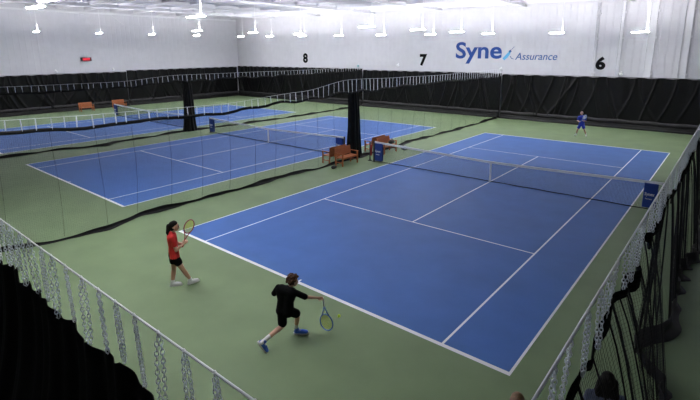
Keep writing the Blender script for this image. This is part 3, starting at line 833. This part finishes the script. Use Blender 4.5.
# boy in black, lunging forehand
r_ = V3(.651, .759, 0); n_ = V3(-.759, .651, 0)
hdR = V3(.044, .083, -.048)
person('person in black t-shirt and shorts lunging for a forehand, curly hair, blue shoes', (1.58, -13.72, 0), dict(
    head=(1.711, -13.547, 1.291), neck=(1.672, -13.622, 1.155), chest=(1.645, -13.670, 1.035), pelvis=(1.633, -13.715, .745),
    shL=(1.475, -13.725, 1.150), elL=(1.345, -13.735, .970), wrL=(1.395, -13.53, .93),
    shR=(1.815, -13.615, 1.118), elR=(1.915, -13.410, .955), wrR=(2.005, -13.165, .862),
    hipL=(1.560, -13.735, .70), knL=(1.598, -13.765, .375), anL=(1.545, -14.215, .245),
    hipR=(1.705, -13.695, .715), knR=(1.725, -13.470, .540), anR=(1.590, -13.395, .135)),
    (r_*.93+n_*.25-UP*.25), V3(.06, .12, 1), dict(skin=M['skin'], shirt=M['blackcloth'], shorts=M['blackcloth'], shoe=M['shoeblue'], sole=M['shoewhite'], lace=M['shoewhite'], sock=M['sock'], hair=M['hairbrown']),
    dict(s=.95, tw=1.12, hair='curly', sleeve=.92, hem=.02, short=.82, sock=.34, shoe=1.16,
         handR=((.35, .75, -.25), (.75, -.3, .05), .85), handL=((.3, .9, .1), (.5, 0, -.8), .4),
         footL=((.65, .76), -1.05, (1.466, -14.305, .238)), footR=((.75, .66), 0, (1.560, -13.435, .004))))
racket('blue tennis racket with yellow strings held low by the boy in black', (2.052, -13.072, .850), (2.112, -13.006, .10), r_*.85-n_*.5, M['racketblue'], M['yellow'], M['white'])
# ball
t = MB(); t.sphere((0,0,0), .036, 20, 14)
bo = t.build('tennis_ball', M['ball']); bo.location = (2.166, -12.71, .304)
tag(bo, 'yellow tennis ball in the air just right of the blue racket', 'ball')
b = MB(); b.tube([(.0362*math.cos(q)*math.cos(.45*math.sin(2*q)), .0362*math.sin(q)*math.cos(.45*math.sin(2*q)), .0362*math.sin(.45*math.sin(2*q))) for q in np.linspace(0, 2*PI, 36, endpoint=False)], .0012, 4, closed=True)
b.build('seam', M['white'], bo)
# girl in red
g_ = V3(.483, .875, 0)
person('person in red t-shirt and black shorts walking with a racket raised in front', (-2.25, -13.70, 0), dict(
    head=(-2.294, -13.731, 1.475), neck=(-2.329, -13.794, 1.325), chest=(-2.330, -13.790, 1.165), pelvis=(-2.318, -13.774, .80),
    shR=(-2.195, -13.865, 1.255), elR=(-2.140, -13.820, .955), wrR=(-2.130, -13.645, 1.060),
    shL=(-2.460, -13.725, 1.255), elL=(-2.440, -13.620, .985), wrL=(-2.250, -13.565, 1.000),
    hipR=(-2.255, -13.805, .745), knR=(-2.175, -13.676, .415), anR=(-2.120, -13.535, .115),
    hipL=(-2.390, -13.765, .740), knL=(-2.392, -13.780, .410), anL=(-2.390, -13.845, .100)),
    g_-UP*.08, V3(.03, .06, 1), dict(skin=M['skin'], shirt=M['red'], shorts=M['blackcloth'], shoe=M['shoewhite'], sole=M['shoewhite'], lace=M['sock'], sock=M['sock'], hair=M['hairblack']),
    dict(s=.98, tw=1.04, hair='ponytail', xf=(1.06, (.123, -.068, 0)), sleeve=.55, short=.40, sock=.12,
         handR=((.05, .75, .45), (-.9, .1, .1), .85), handL=((.6, .5, .3), (.0, .3, 1), .6),
         footR=((.40, .86), .18, (-2.150, -13.600, .008)), footL=((.55, .84), 0, (-2.410, -13.905, .004))))
racket('red-framed tennis racket with yellow and pale strings held up by the girl in red', (-2.030, -13.712, 1.030), (-1.945, -13.470, 1.690), g_*.9+V3(-.3, .2, 0), M['racketred'], M['yellow'], M['redplastic'], .118)
# far player in blue
person('person in royal blue shirt and shorts waiting in ready stance at the far baseline', (.17, 14.95, 0), dict(
    head=(.083, 14.850, 1.585), neck=(.090, 14.915, 1.425), chest=(.100, 14.945, 1.225), pelvis=(.105, 15.01, .84),
    shR=(-.085, 14.915, 1.315), elR=(-.150, 14.850, 1.06), wrR=(.02, 14.66, 1.00),
    shL=(.285, 14.945, 1.325), elL=(.370, 14.880, 1.07), wrL=(.255, 14.66, 1.08),
    hipR=(.025, 14.985, .77), knR=(-.085, 14.84, .42), anR=(-.165, 14.93, .10),
    hipL=(.185, 15.01, .77), knL=(.345, 14.88, .43), anL=(.455, 14.99, .10)),
    V3(.12, -1, -.12), V3(0, -.15, 1), dict(skin=M['skin2'], shirt=M['bluecloth'], shorts=M['bluecloth'], shoe=M['shoewhite'], sole=M['shoewhite'], lace=M['sock'], sock=M['sock'], hair=M['hairblonde']),
    dict(s=1.0, hair='bald', xf=(.98, (0, -.30, 0)), sleeve=.8, short=.60, sock=.25, hem=.03,
         handR=((.7, -.4, .25), (0, .8, .4), .9), handL=((-.2, -.7, .3), (.1, .5, .8), .6),
         footR=((-.25, -1), 0, (-.155, 14.985, .004)), footL=((.30, -1), 0, (.440, 15.05, .004))))
racket('tennis racket with pale strings held across the body by the far player in blue', (.062, 14.307, .941), (.454, 14.229, 1.47), V3(.5, -.3, -.4), M['racketblue'], M['strwhite'], M['racketblue'])
# two people standing below the camera
def stander(label, x, y, h, face, cols, hair, sl):
    f = Vector(face).normalized(); rt = V3(f.y, -f.x, 0); o = V3(x, y, 0); s = h/1.72
    P = lambda a, b_, z: o+rt*a*s+f*b_*s+UP*z*s
    return person(label, (x, y, 0), dict(head=P(0, .03, 1.60), neck=P(0, 0, 1.45), chest=P(0, 0, 1.28), pelvis=P(0, -.01, .93),
        shL=P(-.185, 0, 1.38), shR=P(.185, 0, 1.38), elL=P(-.25, -.02, 1.09), elR=P(.25, -.02, 1.09), wrL=P(-.24, .10, .86), wrR=P(.24, .10, .86),
        hipL=P(-.085, 0, .88), hipR=P(.085, 0, .88), knL=P(-.095, .02, .48), knR=P(.095, .02, .48), anL=P(-.10, -.02, .10), anR=P(.10, -.02, .10)),
        f, UP, cols, dict(s=s, hair=hair, sleeve=sl, short=1., hem=.04, vox=.008,
        handL=(f*.25-UP, rt, .35), handR=(f*.25-UP, -rt, .35), footL=(f, 0, P(-.10, -.09, .003)), footR=(f, 0, P(.10, -.09, .003))))
stander('person with short light brown hair, head just in view at the bottom edge', 6.41, -14.33, 1.67, (-.2, 1, 0),
        dict(skin=M['skin2'], shirt=M['greycloth'], shorts=M['blackcloth'], shoe=M['shoewhite'], sole=M['shoewhite'], lace=M['sock'], sock=M['sock'], hair=M['hairblonde']), 'short', .8)
stander('person with long black hair and slate blue top standing behind the right divider net', 7.17, -13.25, 1.68, (-.35, 1, 0),
        dict(skin=M['skin2'], shirt=M['greycloth'], shorts=M['blackcloth'], shoe=M['shoewhite'], sole=M['shoewhite'], lace=M['sock'], sock=M['sock'], hair=M['hairblack']), 'long', .9)

# ------------------------------------------------------------------ camera, world, colour
cam = bpy.data.cameras.new('camera'); co = bpy.data.objects.new('camera', cam); C.objects.link(co)
yaw, pitch, roll = -.69291, .21898, -.00651
cy, sy, cp, sp = math.cos(yaw), math.sin(yaw), math.cos(pitch), math.sin(pitch)
fw = Vector((sy*cp, cy*cp, -sp)); rt = Vector((cy, -sy, 0)); up = rt.cross(fw)
c_, s_ = math.cos(roll), math.sin(roll); R_, U_ = rt*c_+up*s_, up*c_-rt*s_
m = Matrix((R_, U_, -fw)).transposed().to_4x4(); m.translation = (7.94566, -19.27815, 5.68765)
co.matrix_world = m
cam.sensor_width = 36; cam.lens = 465.507*36/700; cam.shift_y = -45/700; cam.clip_end = 200
bpy.context.scene.camera = co
w = bpy.data.worlds.new('world'); bpy.context.scene.world = w; w.use_nodes = True
w.node_tree.nodes['Background'].inputs['Color'].default_value = (.5, .52, .6, 1)
w.node_tree.nodes['Background'].inputs['Strength'].default_value = .02
vs = bpy.context.scene.view_settings
vs.view_transform = 'Standard'; vs.look = 'None'; vs.gamma = 1; vs.use_curve_mapping = False; vs.exposure = 1.93
